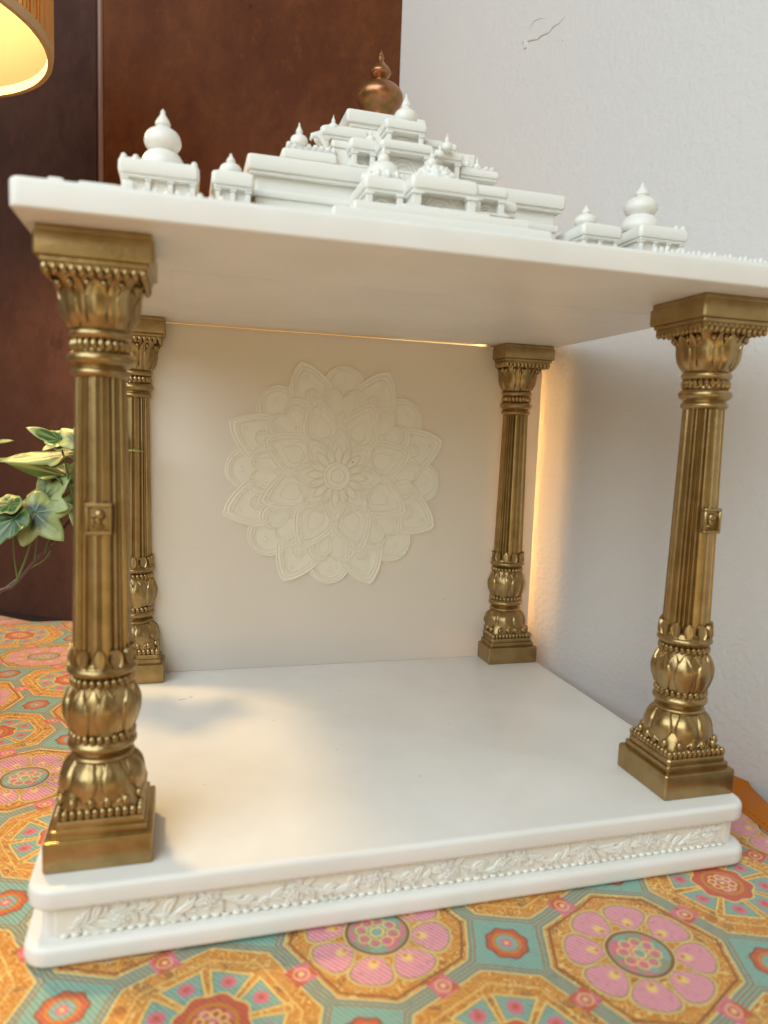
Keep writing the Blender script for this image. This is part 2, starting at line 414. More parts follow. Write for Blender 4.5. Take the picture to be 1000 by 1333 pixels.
for i in range(9):
    x = .9+i*3.66; inst('flower', flm, fr, (x, YF-.12, -1.72-.14*math.cos(i*math.pi)), (0, i*.7, 0), (1.0, 1, 1.0))
g = G()
for i in range(118):
    g.ball((-1.3+i*.2755, YF-.10, -1.15), .11, .10, .06, 6, 4)
tag(inst('rope_border', g.me('rope_border', M['relief']), base), kind='stuff')
g = G()
for i in range(75):
    g.ball((-1.25+i*.435, YF-.10, -2.30), .19, .15, .10, 8, 4)
tag(inst('scalloped_border', g.me('scalloped_border', M['relief']), base), kind='stuff')

M['speck'] = mat('dark_speck', (.10, .085, .07), .7)
g = G()                                                              # dust flecks and hair scratches on the floor
for x, y, l, a in ((3.2, 17.0, .55, .2), (3.9, 17.3, .3, .5), (12.2, 7.2, .16, 1), (4.6, 4.4, .10, 2), (16, 3.1, .10, 0), (9.1, 12.2, .12, 1), (20.3, 9.6, .10, 2), (24.5, 3.6, .12, .4), (14.4, 16.8, .08, 0), (7.4, 6.0, .07, 1), (21.6, 15.0, .09, .8)):
    g.tube([(x, y, .006), (x+l*.5*math.cos(a), y+l*.5*math.sin(a), .012), (x+l*math.cos(a), y+l*math.sin(a), .006)], [.008, .014, .006], 5)
tag(inst('dust_flecks', g.me('dust_flecks', M['speck']), base), kind='stuff')
# roof slab
roof = inst('roof_slab', G().slab(-2.62, 32.81, -4.04, 23.95, H, H+1.09, .35, .20, .10).me('roof_slab', M['white'], 30), sh)
g = G(); g.box(2.72, 2.80, 4.6, 20.5, H-.03, H+.1, .01); g.box(2.8, 30, 4.55, 4.62, H-.018, H+.1, .005); inst('joint_ridge', g.me('joint_ridge', M['white']), roof)
# back panel with returns, and the strip light behind it
YB = 22.92
g = G(); g.box(-2.2, 32.38, YB, YB+.45, 0.001, H-.13, .05)
pm_ = mat('translucent_white_panel', (.80, .775, .735), .4, bump=[(40, .01, 2)]); nt = pm_.node_tree
tl = nt.nodes.new('ShaderNodeBsdfTranslucent'); tl.inputs[0].default_value = (.80, .74, .62, 1); mx = nt.nodes.new('ShaderNodeMixShader'); mx.inputs[0].default_value = .28
nt.links.new(nt.nodes['Principled BSDF'].outputs[0], mx.inputs[1]); nt.links.new(tl.outputs[0], mx.inputs[2]); nt.links.new(mx.outputs[0], nt.nodes['Material Output'].inputs[0])
bp_ = inst('back_panel', g.me('back_panel', pm_), sh)
led = bpy.data.materials.new('warm_strip_light'); led.use_nodes = True
nt = led.node_tree; nt.nodes.clear(); e = nt.nodes.new('ShaderNodeEmission'); e.inputs[0].default_value = (1, .56, .19, 1); e.inputs[1].default_value = 52
om = nt.nodes.new('ShaderNodeOutputMaterial'); nt.links.new(e.outputs[0], om.inputs[0])
st = empty('strip_light', (30, YB+.7, .3)); tag(st, 'warm yellow strip light glowing from behind the shrine back panel', 'strip light')
g = G(); g.box(28.8, 29.6, 28.6, 28.9, .5, 25.0, .03); inst('side_strip', g.me('side_strip', led), st)
led2 = led.copy(); led2.name = 'dim_strip_light'; led2.node_tree.nodes['Emission'].inputs[1].default_value = 3.5
g = G(); g.box(.5, 27, YB+.85, YB+1.0, H-.75, H-.45, .03); inst('top_strip', g.me('top_strip', led2), st)
led3 = led.copy(); led3.name = 'amber_light_sheet'; led3.node_tree.nodes['Emission'].inputs[0].default_value = (1, .60, .07, 1); led3.node_tree.nodes['Emission'].inputs[1].default_value = 1.2
g = G(); g.box(-1.8, 28.5, 24.0, 24.2, 2.5, H-.8, .03); inst('light_sheet', g.me('light_sheet', led3), st)  # unseen sheet added instead of strips, to backlight the panel evenly

g = G()
for x, z, r in ((16.25, 16.35, .05), (24.6, 5.1, .03), (8.2, 4.4, .025), (26.1, 21.0, .03), (4.4, 9.5, .025)): g.ball((x, YB-(.33 if r > .04 else .0), z), r, .02, r, 6, 4)
tag(inst('specks', g.me('specks', M['speck']), bp_), kind='stuff')
# mandala
MC = Vector((15.05, YB, 15.2)); RM = 9.25
mandala = inst('mandala', G().rings([[(RM*.80*math.cos(R(a)), y, RM*.80*math.sin(R(a))) for a in range(0, 360, 6)] for y in (0, -.10)]).me('mandala', M['mandala']), bp_, MC)
mandala.rotation_euler = (0, R(3.2), 0)
def plate(name, out, h0, h1, nest=(), rims=((.965, .05), (.90, .05), (.865, .0)), cen=None, extra=None):
    """outline [(radial, tangential)] in units of RM -> domed plate with a raised double rim, radial axis = +z"""
    n = len(out); cr = cen or (sum(p[0] for p in out)/n)
    def rg(s, y): return [((t*s)*RM, y, (cr+(r-cr)*s)*RM) for r, t in out]
    rs = [rg(1, -h0), rg(1, -h1-.02), rg(.975, -h1-.04), rg(.935, -h1-.04), rg(.91, -h1), rg(.86, -h1), rg(.84, -h1-.028), rg(.80, -h1-.028), rg(.775, -h1), rg(.4, -h1-.012), rg(.02, -h1-.015)]
    g = G().rings(rs, cap0=False)
    for sc2, sh_ in nest:                                            # nested inner contours, each a thin ridge
        q2 = []
        for s2, y2 in ((sc2, -h1+.02), (sc2-.012, -h1-.05), (sc2-.03, -h1-.05), (sc2-.045, -h1+.02)):
            q2.append([((t*s2)*RM, y2, (cr+sh_+(r-cr)*s2)*RM) for r, t in out])
        g.rings(q2, False, False)
    for r_, t_, a_, b_ in (extra or []):                             # small rings (r, t, radius, thickness)
        m_ = 20; q = []
        for i in range(m_):
            A = 2*math.pi*i/m_
            q.append([((t_+(a_+b_*math.cos(B))*math.cos(A))*RM, -h1-.01-b_*RM*.6*math.sin(B), (r_+(a_+b_*math.cos(B))*math.sin(A))*RM) for B in (0, R(60), R(120), R(180))])
        q.append(q[0]); g.rings(q, False, False, False)
    return g.me(name, M['mandala'], 50)
def pointed(r0, r1, wmax, pk=.45, n=14, pw=.75):                     # petal outline, rounded foot, ogee tip
    L = []
    for i in range(n+1):
        t = i/n; w_ = wmax*(math.sin(math.pi*min(t/(2*pk), .5)) if t < pk else math.cos(math.pi/2*((t-pk)/(1-pk)))**pw*(1-.12*math.sin(math.pi*(t-pk)/(1-pk))))
        L.append((r0+(r1-r0)*t, w_))
    return L+[(r, -w_) for r, w_ in L[::-1][1:-1]]
def lobe(r0, rc, a, n=22, b=None):                                   # round lobe centred at rc
    b = b or a
    L = [(rc+b*math.cos(R(t)), a*math.sin(R(t))) for t in np.linspace(0, 130, n)]
    L += [(r0, .35*a)]
    return L+[(r, -t) for r, t in L[::-1] if abs(t) > 1e-6]
def heart(r0, rc, a, n=14):
    L = []
    for i in range(n):
        t = i/(n-1)*R(200)-R(38); L.append((rc+a*.62*math.cos(t), a*.52+a*.62*math.sin(t)))
    L = [(rc+a*.30, 0)]+[p for p in L if p[1] > .01]+[(r0, .3*a)]
    return L+[(r, -t) for r, t in L[::-1] if abs(t) > 1e-6]
layers = [
    ('round_petal', plate('round_petal', lobe(.55, .745, .185), 0, 0.092, nest=((.66, .0),), extra=[(.80, 0, .016, .007)]), 8, 0),
    ('pointed_petal', plate('pointed_petal', pointed(.46, 1.0, .205, .50, pw=.8), 0, 0.113, nest=((.70, .0),), extra=[(.86, 0, .014, .007)]), 8, .5),
    ('inner_bud', plate('inner_bud', lobe(.5, .70, .062), 0, 0.134, nest=((.5, 0),)), 8, .5),
    ('heart_petal', plate('heart_petal', heart(.40, .62, .19), 0, 0.130, nest=((.72, -.01),)), 8, 0),
    ('side_petal', plate('side_petal', lobe(.40, .61, .085), 0, 0.121, nest=((.6, 0),)), 16, .27),
    ('broad_petal', plate('broad_petal', pointed(.20, .70, .185, .46, pw=.85), 0, 0.151, nest=((.72, -.02), (.42, -.04))), 8, .5),
    ('slim_petal', plate('slim_petal', pointed(.25, .56, .05, .5), 0, 0.138), 8, 0),
    ('inner_petal', plate('inner_petal', pointed(.10, .40, .105, .52), 0, 0.176, nest=((.62, -.01),)), 8, 0),
    ('inner_round_petal', plate('inner_round_petal', lobe(.12, .27, .078), 0, 0.163, nest=((.6, 0),)), 8, .5),
    ('small_petal', plate('small_petal', pointed(.09, .275, .036, .55), 0, 0.189), 16, 0),
]
for nm, me, n, off in layers:
    for k in range(n):
        inst(nm, me, mandala, MC, (0, 2*math.pi*(k+off)/n, 0))
# rosette in the middle
q = [(1.10, -.1), (1.10, -.20), (1.05, -.24), (.92, -.24), (.86, -.19), (.62, -.19), (.58, -.24), (.50, -.24), (.46, -.20), (.02, -.21)]
g = G().rings([[(r*math.cos(2*math.pi*i/40), y, r*math.sin(2*math.pi*i/40)) for i in range(40)] for r, y in q], cap0=False)
inst('rosette', g.me('rosette', M['mandala']), mandala, MC)

# ------------------------------------------------------------------ gold columns
def sq(th, n):
    c, s = abs(math.cos(th)), abs(math.sin(th)); return (c**n+s**n)**(-1/n)
def interp(z, P): return float(np.interp(z, [p[0] for p in P], [p[1] for p in P]))
def surf(zs, rf, nseg=64):
    return G().rings([[(rf(z, t)*math.cos(t), rf(z, t)*math.sin(t), z) for t in [2*math.pi*i/nseg for i in range(nseg)]] for z in zs])
def petal(rf, th0, z0, z1, hw, bulge, pk=.45, nt_=12, ns=10, tipout=0, pw=.8, rimh=.05):
    """a petal lying on the surface rf: z0 root, z1 tip, hw half width (radians)"""
    g = G(); rs = []
    for i in range(nt_+1):
        t = i/nt_
        w_ = hw*(.55+.45*math.sin(math.pi/2*t/pk) if t < pk else math.cos(math.pi/2*((t-pk)/(1-pk)))**pw); w_ = max(w_, .012)
        row = []
        for j in range(ns+1):
            s_ = -1+2*j/ns; th = th0+w_*s_; z = z0+(z1-z0)*t
            pr = bulge*(1-s_*s_)**.6*math.sin(math.pi*min(1, .12+t*.95))**.5+rimh*(math.exp(-((abs(s_)-.82)/.13)**2))*(1 if abs(s_) < .99 else 0)
            pr += tipout*t**4*(1-.3*s_*s_)
            if j in (0, ns): pr = -.05
            r_ = rf(z, th)+pr; row.append((r_*math.cos(th), r_*math.sin(th), z))
        rs.append(row)
    last = rs[-1]; rs.append([(x*.93, y*.93, z) for x, y, z in last])
    g.rings(rs, False, False, False); return g
def beads(n, r, z, a, bz, sqn=None, half=None):
    g = G()
    if half is None:
        for k in range(n):
            t = 2*math.pi*(k+.5)/n; g.ball((r*math.cos(t), r*math.sin(t), z), a, a, bz, 8, 5)
    else:
        for k in range(n):
            q_ = -half+2*half*(k)/(n-1)
            for P in ((q_, -half), (q_, half)): g.ball((P[0], P[1], z), a, a, bz, 8, 5)
            if 0 < k < n-1:
                for P in ((-half, q_), (half, q_)): g.ball((P[0], P[1], z), a, a, bz, 8, 5)
    return g
def sbox(h, z0, z1, b=.07): return G().box(-h, h, -h, h, z0, z1, b)
RS = [(9.0, 1.185), (20.9, .995)]
def shaft_r(z, t):
    r_ = interp(z, RS); q = math.pi/2; f = ((t+q/2) % q)-q/2; a = math.degrees(abs(f))
    gs = lambda c, w: math.exp(-((a-c)/w)**2)
    d = .02*math.cos(math.radians(a*3)) - .045*gs(3.2, 1.2) + .018*gs(0, 1.2) - .12*gs(27, 2.6) + .05*gs(33.5, 3.0) - .11*gs(39.5, 2.2) + .04*gs(45, 2.6)
    return r_+d
FLZ = [(2.3, 1.62), (2.6, 1.58), (3.0, 1.60), (3.35, 1.60), (3.7, 1.52), (3.95, 1.38), (4.15, 1.2), (4.3, 1.08)]
def flare_r(z, t):
    n = 2+4*max(0, min(1, (3.3-z)/.9))**1.3
    return interp(z, FLZ)*sq(t, n)*(1 if n > 2.01 else 1)
BLZ = [(5.3, 1.18), (5.6, 1.28), (6.1, 1.42), (6.6, 1.47), (7.1, 1.38), (7.5, 1.22)]
def bulb_r(z, t): return interp(z, BLZ)
CRZ = [(8.3, 1.33), (9.4, 1.25)]
def crown_r(z, t): return interp(z, CRZ)
CPZ = [(22.5, 1.06), (22.7, 1.20), (23.0, 1.34), (23.4, 1.40), (23.8, 1.42), (24.1, 1.48), (24.35, 1.60), (24.5, 1.72)]
def cap_r(z, t):
    n = 2+4*max(0, min(1, (z-23.4)/1.0))**1.3
    return interp(z, CPZ)*sq(t, n)*(1-.07*max(0, min(1, (z-23.2)/1.2))*abs(math.sin(2*t)))
def zl(a, b, n): return [a+(b-a)*i/n for i in range(n+1)]
CM = {}
gd = M['gold']
CM['shaft'] = surf(zl(8.4, 20.95, 30), shaft_r, 240).me('shaft', gd, 30)
CM['plinth'] = sbox(2.18, .001, 1.38, .09).box(-1.92, 1.92, -1.92, 1.92, 1.30, 1.72, .06).box(-1.80, 1.80, -1.80, 1.80, 1.6, 2.06, .12).me('plinth', gd, 30)
CM['flared_foot'] = surf(zl(2.0, 4.3, 14), flare_r, 96).me('flared_foot', gd)
CM['foot_bead_row'] = beads(12, 0, 2.22, .165, .24, half=1.66).me('foot_bead_row', gd)
g = G()
for k in range(16):                                               # small curls between the petal tips
    t = 2*math.pi*(k+.5)/16; r_ = flare_r(2.62, t)+.06; g.ball((r_*math.cos(t), r_*math.sin(t), 2.66), .2, .2, .27, 10, 6)
CM['foot_curls'] = g.me('foot_curls', gd)
CM['lower_collar'] = G().lathe(smoothprof([(1.05, 4.12), (1.28, 4.2), (1.33, 4.31), (1.25, 4.40), (1.14, 4.46), (1.24, 4.55), (1.42, 4.75), (1.42, 4.92), (1.26, 5.10), (1.18, 5.16), (1.2, 5.35)], 4), n=56).me('lower_collar', gd, 60)
CM['lower_bead_ring'] = beads(26, 1.27, 5.24, .15, .22).me('lower_bead_ring', gd)
CM['bulb'] = surf(zl(5.3, 7.55, 14), bulb_r).me('bulb', gd)
CM['middle_bead_ring'] = beads(26, 1.22, 7.68, .145, .21).me('middle_bead_ring', gd)
CM['upper_collar'] = G().lathe(smoothprof([(1.15, 7.5), (1.17, 7.8), (1.28, 7.93), (1.44, 8.10), (1.42, 8.26), (1.32, 8.36), (1.28, 8.50), (1.2, 8.6)], 4), n=56).me('upper_collar', gd, 60)
CM['neck_rings'] = G().lathe(smoothprof([(1.0, 20.55), (1.15, 20.66), (1.19, 20.78), (1.12, 20.9), (1.05, 20.96), (1.12, 21.04), (1.30, 21.2), (1.33, 21.38), (1.22, 21.55), (1.08, 21.62), (1.05, 21.9), (1.10, 22.0)], 4), n=56).lathe(smoothprof([(1.05, 22.05), (1.2, 22.16), (1.26, 22.3), (1.2, 22.44), (1.08, 22.52)], 4), n=56).me('neck_rings', gd, 60)
CM['neck_bead_ring'] = beads(24, 1.09, 21.86, .145, .25).me('neck_bead_ring', gd)
CM['capital'] = surf(zl(22.45, 24.5, 14), cap_r, 96).me('capital', gd)
CM['capital_bead_row'] = beads(12, 0, 24.60, .17, .30, half=1.80).me('capital_bead_row', gd)
CM['abacus'] = sbox(1.92, 24.62, 24.84, .04).box(-2.02, 2.02, -2.02, 2.02, 24.78, 25.02, .05).box(-2.2, 2.2, -2.2, 2.2, 24.98, 25.9, .10).box(-2.1, 2.1, -2.1, 2.1, 25.8, H-.001, .03).me('abacus', gd, 30)
g = G()
for k in range(16):
    t = 2*math.pi*(k+.5)/16; r_ = cap_r(24.2, t)+.05; g.ball((r_*math.cos(t), r_*math.sin(t), 24.16), .15, .15, .22, 8, 5)
CM['capital_curls'] = g.me('capital_curls', gd)
CM['foot_petal'] = petal(flare_r, 0, 4.25, 2.62, .40, .23, .5, tipout=.18, pw=.75, rimh=.06).me('foot_petal', gd, 75)
CM['foot_petal_b'] = petal(flare_r, 0, 4.1, 2.6, .30, .05, .55, tipout=.1).me('foot_petal', gd, 75)
CM['bulb_petal'] = petal(bulb_r, 0, 5.40, 7.55, .385, .20, .42, pw=.8, rimh=.06).me('bulb_petal', gd, 75)
CM['bulb_petal_b'] = petal(bulb_r, 0, 5.5, 7.5, .30, .06, .5, pw=.7).me('bulb_petal', gd, 75)
CM['crown_petal'] = petal(crown_r, 0, 8.4, 9.2, .235, .03, .5, 10, 12, pw=.45, rimh=.10).me('crown_petal', gd, 75)
CM['capital_leaf'] = petal(cap_r, 0, 22.55, 24.3, .35, .20, .5, tipout=.24, pw=.55, rimh=.05).me('capital_leaf', gd, 75)
CM['capital_leaf_b'] = petal(cap_r, 0, 22.7, 24.35, .17, .12, .6, tipout=.34).me('capital_leaf', gd, 75)
g = G()
for a in ((-.52, .52, -.66, -.50), (-.52, .52, .50, .66), (-.52, -.37, -.50, .50), (.37, .52, -.50, .50)):
    g.box(a[0], a[1], -.34, .0, a[2], a[3], .04)
g.box(-.40, .40, -.14, .05, -.52, .52, .02)
CM['badge'] = g.me('badge', gd)
g = G(); g.ball((.04, -.18, .16), .25, .16, .24, 12, 7); g.ball((-.02, -.16, -.1), .17, .13, .27, 12, 7); g.ball((-.17, -.17, .1), .10, .1, .14, 8, 5); g.ball((.0, -.14, -.30), .26, .1, .12, 10, 5)
CM['emblem'] = g.me('emblem', gd)
posts = [(0, 0, 1, 'gold column at the front left corner, nearest the camera'), (30, 0, 1, 'gold column at the front right corner'),
         (0, 22.73, 0, 'gold column at the back left corner, half hidden'), (30, 22.73, 0, 'gold column at the back right corner')]
for cx, cy, bd, lb in posts:
    at = (cx, cy, 0)
    c = inst('column', CM['shaft'], sh, at, (0, 0, 0)); c['label'] = lb
    c.rotation_euler = (0, 0, 0)
    for k in ('plinth', 'flared_foot', 'foot_bead_row', 'foot_curls', 'lower_collar', 'lower_bead_ring', 'bulb', 'middle_bead_ring', 'upper_collar',
              'neck_rings', 'neck_bead_ring', 'capital', 'capital_bead_row', 'capital_curls', 'abacus'):
        o = inst(k, CM[k], c, at)
        if 'bead' in k or 'curls' in k: tag(o, kind='stuff')
    for k, n, off, key in (('foot_petal', 8, .5, 'foot_petal'), ('foot_petal', 8, 0, 'foot_petal_b'), ('bulb_petal', 8, .25, 'bulb_petal'), ('bulb_petal', 8, .75, 'bulb_petal_b'),
                           ('crown_petal', 12, 0, 'crown_petal'), ('capital_leaf', 8, 0, 'capital_leaf'), ('capital_leaf', 8, .5, 'capital_leaf_b')):
        for i in range(n): inst(k, CM[key], c, at, (0, 0, 2*math.pi*(i+off)/n))
    if bd:
        p_ = (cx, cy-1.10, 14.78); inst('badge', CM['badge'], c, p_); inst('emblem', CM['emblem'], c, p_)

# ------------------------------------------------------------------ tower on the roof
wm = M['carved']
def dome_me(name, r, h, ribs=0):
    """onion body with a pointed finial, base at z=0"""
    P = smoothprof([(r*.55, 0), (r*.92, h*.10), (r, h*.25), (r*.86, h*.40), (r*.45, h*.50), (r*.34, h*.55), (r*.40, h*.62), (r*.30, h*.72), (r*.13, h*.84), (r*.09, h*.90), (r*.10, h*.93), (.01, h)], 4)
    return G().lathe(P, n=28).me(name, wm, 60)
def pavilion(xa, xb, yf, yb, z0, z1, z2, posts=2, arch=True, rec=.75, pw=.2, name='pavilion'):
    """z0 floor, z1 underside of cornice, z2 top of cornice"""
    g = G()
    g.box(xa+.25, xb-.25, yf+rec, yb, z0, z1+.1, .04)                # body
    g.box(xa-.05, xb+.05, yf-.05, yb, z0-.14, z0, .04)               # step
    o = inst(name, g.me(name, wm), sh)
    g = G(); b = min(.16, (z2-z1)*.3)
    g.box(xa, xb, yf, yb+.1, z1+.12, z2, b, top=.02); g.box(xa+.12, xb-.12, yf+.12, yb, z1, z1+.2, .05)
    g.box(xa+.3, xb-.3, yf+.3, yb-.1, z2-.02, z2+.09, .04)
    inst('cornice', g.me('cornice', wm), o)
    if posts:
        g = G(); h = z1-z0; g.box(-pw/2, pw/2, -pw/2, pw/2, 0, h+.05, .03); g.box(-pw*.72, pw*.72, -pw*.72, pw*.72, 0, h*.14, .02); g.box(-pw*.72, pw*.72, -pw*.72, pw*.72, h*.86, h+.02, .02)
        pm = g.me('post', wm)
        ps = [xa+.32, xb-.32] if posts == 2 else list(np.linspace(xa+.3, xb-.3, posts))
        for x in ps: inst('post', pm, o, (x, yf+.32, z0))
    if arch:
        xc = (xa+xb)/2; a = (xb-xa)*.23; zb = z0+.02; g = G()
        for rr, tt in ((a, .07), (a*.7, .06), (a*.42, .06)):
            g.tube([(xc+rr*math.cos(R(t)), yf+rec-.02, zb+rr*1.15*math.sin(R(t))) for t in range(0, 181, 15)], tt, 6)
        inst('niche_arch', g.me('niche_arch', wm), o)
    return o
DM = [dome_me('dome', .62, 1.6), dome_me('dome', .5, 1.25), dome_me('dome', .3, .95)]
def dome(parent, me, at, sc=1): return inst('dome', me, parent, at, (0, 0, 0), (sc, sc, sc))
Z0 = H+1.09
# stepped plinth in front of the tower
g = G(); g.box(9.6, 20.2, -.6, 5.5, Z0-.01, 28.55, .08); g.box(10.6, 19.2, -.25, 5.5, 28.5, 29.0, .08); g.box(12.9, 17.2, -.1, 5.5, 28.9, 29.14, .05)
inst('tower_steps', g.me('tower_steps', wm), sh)
# long lower storey
g = G(); g.box(6.3, 23.7, 4.65, 22.3, 31.35, 32.12, .14); g.box(6.45, 23.55, 4.8, 22.1, 31.2, 31.42, .05)
g.box(6.75, 23.25, 5.1, 21.9, Z0-.01, 31.3, .05); g.box(6.5, 23.5, 4.95, 22.0, 30.2, 30.55, .08); g.box(6.2, 23.8, 4.5, 22.2, Z0-.01, 29.6, .08)
s1 = inst('lower_storey', g.me('lower_storey', wm), sh)
p = pavilion(13.37, 16.72, .2, 4.9, 29.14, 29.86, 30.63, pw=.42)
# layered mound on the front pavilion
g = G()
for r_, a, b in ((1.25, 30.6, 30.95), (1.0, 30.9, 31.25), (.7, 31.2, 31.5)):
    n = 14
    for k in range(n):
        t = 2*math.pi*k/n; g.ball((15.02+r_*math.cos(t), 2.0+r_*math.sin(t), a), r_*.24, r_*.24, .32, 8, 5)
    g.lathe([(r_*1.02, a-.1), (r_*.98, b), (r_*.5, b+.1)], (15.02, 2.0, 0), 24)
inst('scalloped_mound', g.me('scalloped_mound', wm), p); dome(p, DM[2], (14.75, 1.6, 31.45), .85)
p = pavilion(11.45, 13.6, 1.5, 4.9, 29.3, 30.02, 30.76, pw=.3)
g = G().lathe(smoothprof([(.95, 30.75), (.98, 30.95), (.85, 31.1), (.82, 31.3), (.68, 31.55), (.5, 31.7), (.2, 31.8)], 4), (12.65, 2.7, 0), 28)
for k in range(12):
    t = 2*math.pi*k/12; g.ball((12.65+.92*math.cos(t), 2.7+.92*math.sin(t), 30.95), .17, .17, .25, 8, 5)
inst('scalloped_mound', g.me('scalloped_mound', wm), p); dome(p, DM[2], (12.65, 2.7, 31.7), .95)
p = pavilion(16.95, 18.85, 1.5, 4.9, 29.7, 30.35, 30.97, pw=.3)
pavilion(17.6, 19.9, 2.6, 4.9, 29.2, 30.1, 30.75, pw=.3)
# second storey
g = G(); g.box(11.0, 19.0, 7.0, 20, 32.1, 34.0, .06); g.box(10.8, 19.2, 6.8, 20.2, 32.1, 32.35, .05); g.box(10.9, 19.1, 6.9, 20.1, 33.75, 34.15, .08)
inst('middle_storey', g.me('middle_storey', wm), sh)
p = pavilion(13.07, 16.05, 5.0, 7.2, 32.35, 33.25, 33.86, pw=.3)
p = pavilion(11.67, 13.3, 6.0, 7.2, 32.7, 33.4, 34.1, pw=.26)
dome(p, DM[2], (12.9, 6.5, 34.05), .8)
p = pavilion(16.4, 18.1, 6.0, 7.2, 32.6, 33.52, 34.1, pw=.26)
dome(p, DM[2], (16.95, 5.75, 33.9), 1.0); dome(p, DM[2], (16.55, 5.7, 33.5), .8)
p = pavilion(8.2, 11.2, 6.5, 12, 32.2, 32.62, 33.3, posts=0, arch=False)
g = G(); g.box(8.45, 10.9, 6.75, 9, 33.3, 33.55, .08)
for x in (8.6, 8.95, 9.3, 9.65, 10.0, 10.35, 10.7, 10.98): g.ball((x, 6.85, 33.5), .16, .14, .2, 8, 5)
inst('crest_moulding', g.me('crest_moulding', wm), p)
dome(p, dome_me('dome', .46, 1.25), (9.15, 7.0, 33.5), 1.0)
g = G(); g.tube([(9.75, 7.0, 33.95), (9.85, 7, 34.2), (10.1, 7, 34.28), (10.35, 7, 34.1), (10.55, 7, 33.8), (10.65, 7, 33.5)], [.06, .14, .18, .18, .15, .1], 8)
inst('curled_wing', g.me('curled_wing', wm), p)
p = pavilion(18.0, 20.5, 6.5, 12, 32.4, 33.0, 33.58, posts=0, arch=False)
g = G(); g.box(18.2, 20.2, 6.75, 9, 33.55, 33.72, .06)
for x in (18.35, 18.8, 19.3, 19.75, 20.1): g.ball((x, 6.85, 33.7), .14, .14, .16, 8, 5)
inst('crest_moulding', g.me('crest_moulding', wm), p)
for x in (18.6, 19.2): dome(p, dome_me('dome', .17, .75), (x, 6.9, 33.6))
g = G(); g.box(17.0, 19.9, 8.6, 12, 33.9, 34.75, .08); g.box(17.2, 19.7, 8.4, 12, 34.6, 35.0, .08); inst('upper_ledge', g.me('upper_ledge', wm), p)
# third storey
g = G(); g.box(11.6, 18.0, 9.4, 17.4, 34.1, 35.9, .06); g.box(12.9, 16.9, 10.8, 16, 35.8, 36.8, .06)
inst('upper_storey', g.me('upper_storey', wm), sh)
p = pavilion(14.08, 16.6, 8.0, 10.6, 34.75, 35.52, 36.2, pw=.26)
dome(p, dome_me('dome', .66, 1.75), (15.5, 8.9, 36.2))
p = pavilion(10.7, 13.4, 9.0, 11, 34.35, 35.05, 35.72, pw=.26)
dome(p, DM[2], (11.4, 9.3, 35.45), .95)
g = G()
for dx, zz in ((0, 35.5), (-.2, 35.2), (-.35, 34.9)): g.ball((10.9+dx, 9.3, zz), .25, .25, .22, 8, 5)
inst('side_scroll', g.me('side_scroll', wm), p)
p = pavilion(16.7, 18.85, 9.0, 11, 34.7, 35.2, 35.72, posts=0, arch=False)
# top storey
g = G(); g.box(12.42, 17.3, 10.5, 15.8, 36.68, 37.42, .14); g.box(12.65, 17.05, 10.7, 15.6, 36.5, 36.75, .05); g.box(12.8, 16.9, 10.95, 15.4, 35.7, 36.6, .04)
top = inst('top_storey', g.me('top_storey', wm), sh)
P = smoothprof([(.9, 37.4), (1.0, 37.6), (.8, 37.9), (.75, 38.2), (1.05, 38.55), (1.38, 39.0), (1.45, 39.4), (1.2, 39.85), (.72, 40.12), (.45, 40.2), (.33, 40.32), (.42, 40.45), (.62, 40.68), (.63, 40.86), (.46, 41.1), (.24, 41.35), (.15, 41.5), (.2, 41.6), (.12, 41.78), (.13, 41.86), (.07, 41.98), (.01, 42.12)], 5)
inst('copper_finial', G().lathe(P, (14.98, 13, 0), 48).me('copper_finial', M['copper'], 60), sh)
# corner kiosks
def kiosk(xa, xb, yf, z1, z2, xc, yc, r, h, posts, knobs=True, cushion=True):
    p = pavilion(xa, xb, yf, yf+3.2, 29.1, z1-.18, z2, posts=posts, arch=False, pw=.22, rec=.42)
    g = G(); g.box(xa+.05, xb-.1, yf+.1, yf+3, 27.2, 28.98, .05); inst('kiosk_base', g.me('kiosk_base', wm), p)
    zb = z2
    if cushion:
        g = G().lathe(smoothprof([(r*1.05, 0), (r*1.18, .22), (r*1.12, .5), (r*.9, .8), (r*.6, .95)], 5), (xc, yc, zb-.02), 30); inst('dome_cushion', g.me('dome_cushion', wm), p); zb += .82
    P = smoothprof([(r*.6, 0), (r*.95, r*.4), (r, r*.75), (r*.85, r*1.15), (r*.5, r*1.42), (r*.34, r*1.52), (r*.42, r*1.66), (r*.34, r*1.88), (r*.18, r*2.15), (r*.12, r*2.28), (r*.13, r*2.36), (.01, r*2.55)], 4)
    inst('dome', G().lathe(P, n=32).me('dome', wm, 60), p, (xc, yc, zb), None, (1, 1, (h-(zb-z2))/(r*2.55)))
    if knobs:
        g = G()
        for x in np.linspace(xa+.25, xb-.25, 7):
            if abs(x-xc) > r*1.15: g.ball((x, yf+.3, z2+.03), .16, .16, .2, 8, 5)
        inst('corner_knobs', g.me('corner_knobs', wm), p)
    return p
kiosk(.45, 4.02, 3.0, 30.0, 30.62, 2.35, 4.6, .84, 2.85, 4)
kiosk(4.55, 6.56, 3.2, 30.05, 30.66, 5.48, 4.2, .52, 1.1, 3, False, False)
kiosk(27.4, 30.55, 3.0, 30.0, 30.62, 28.38, 4.6, .93, 2.75, 4)
kiosk(24.0, 26.5, 3.2, 29.8, 30.4, 24.68, 4.2, .6, 1.2, 3, False, False)
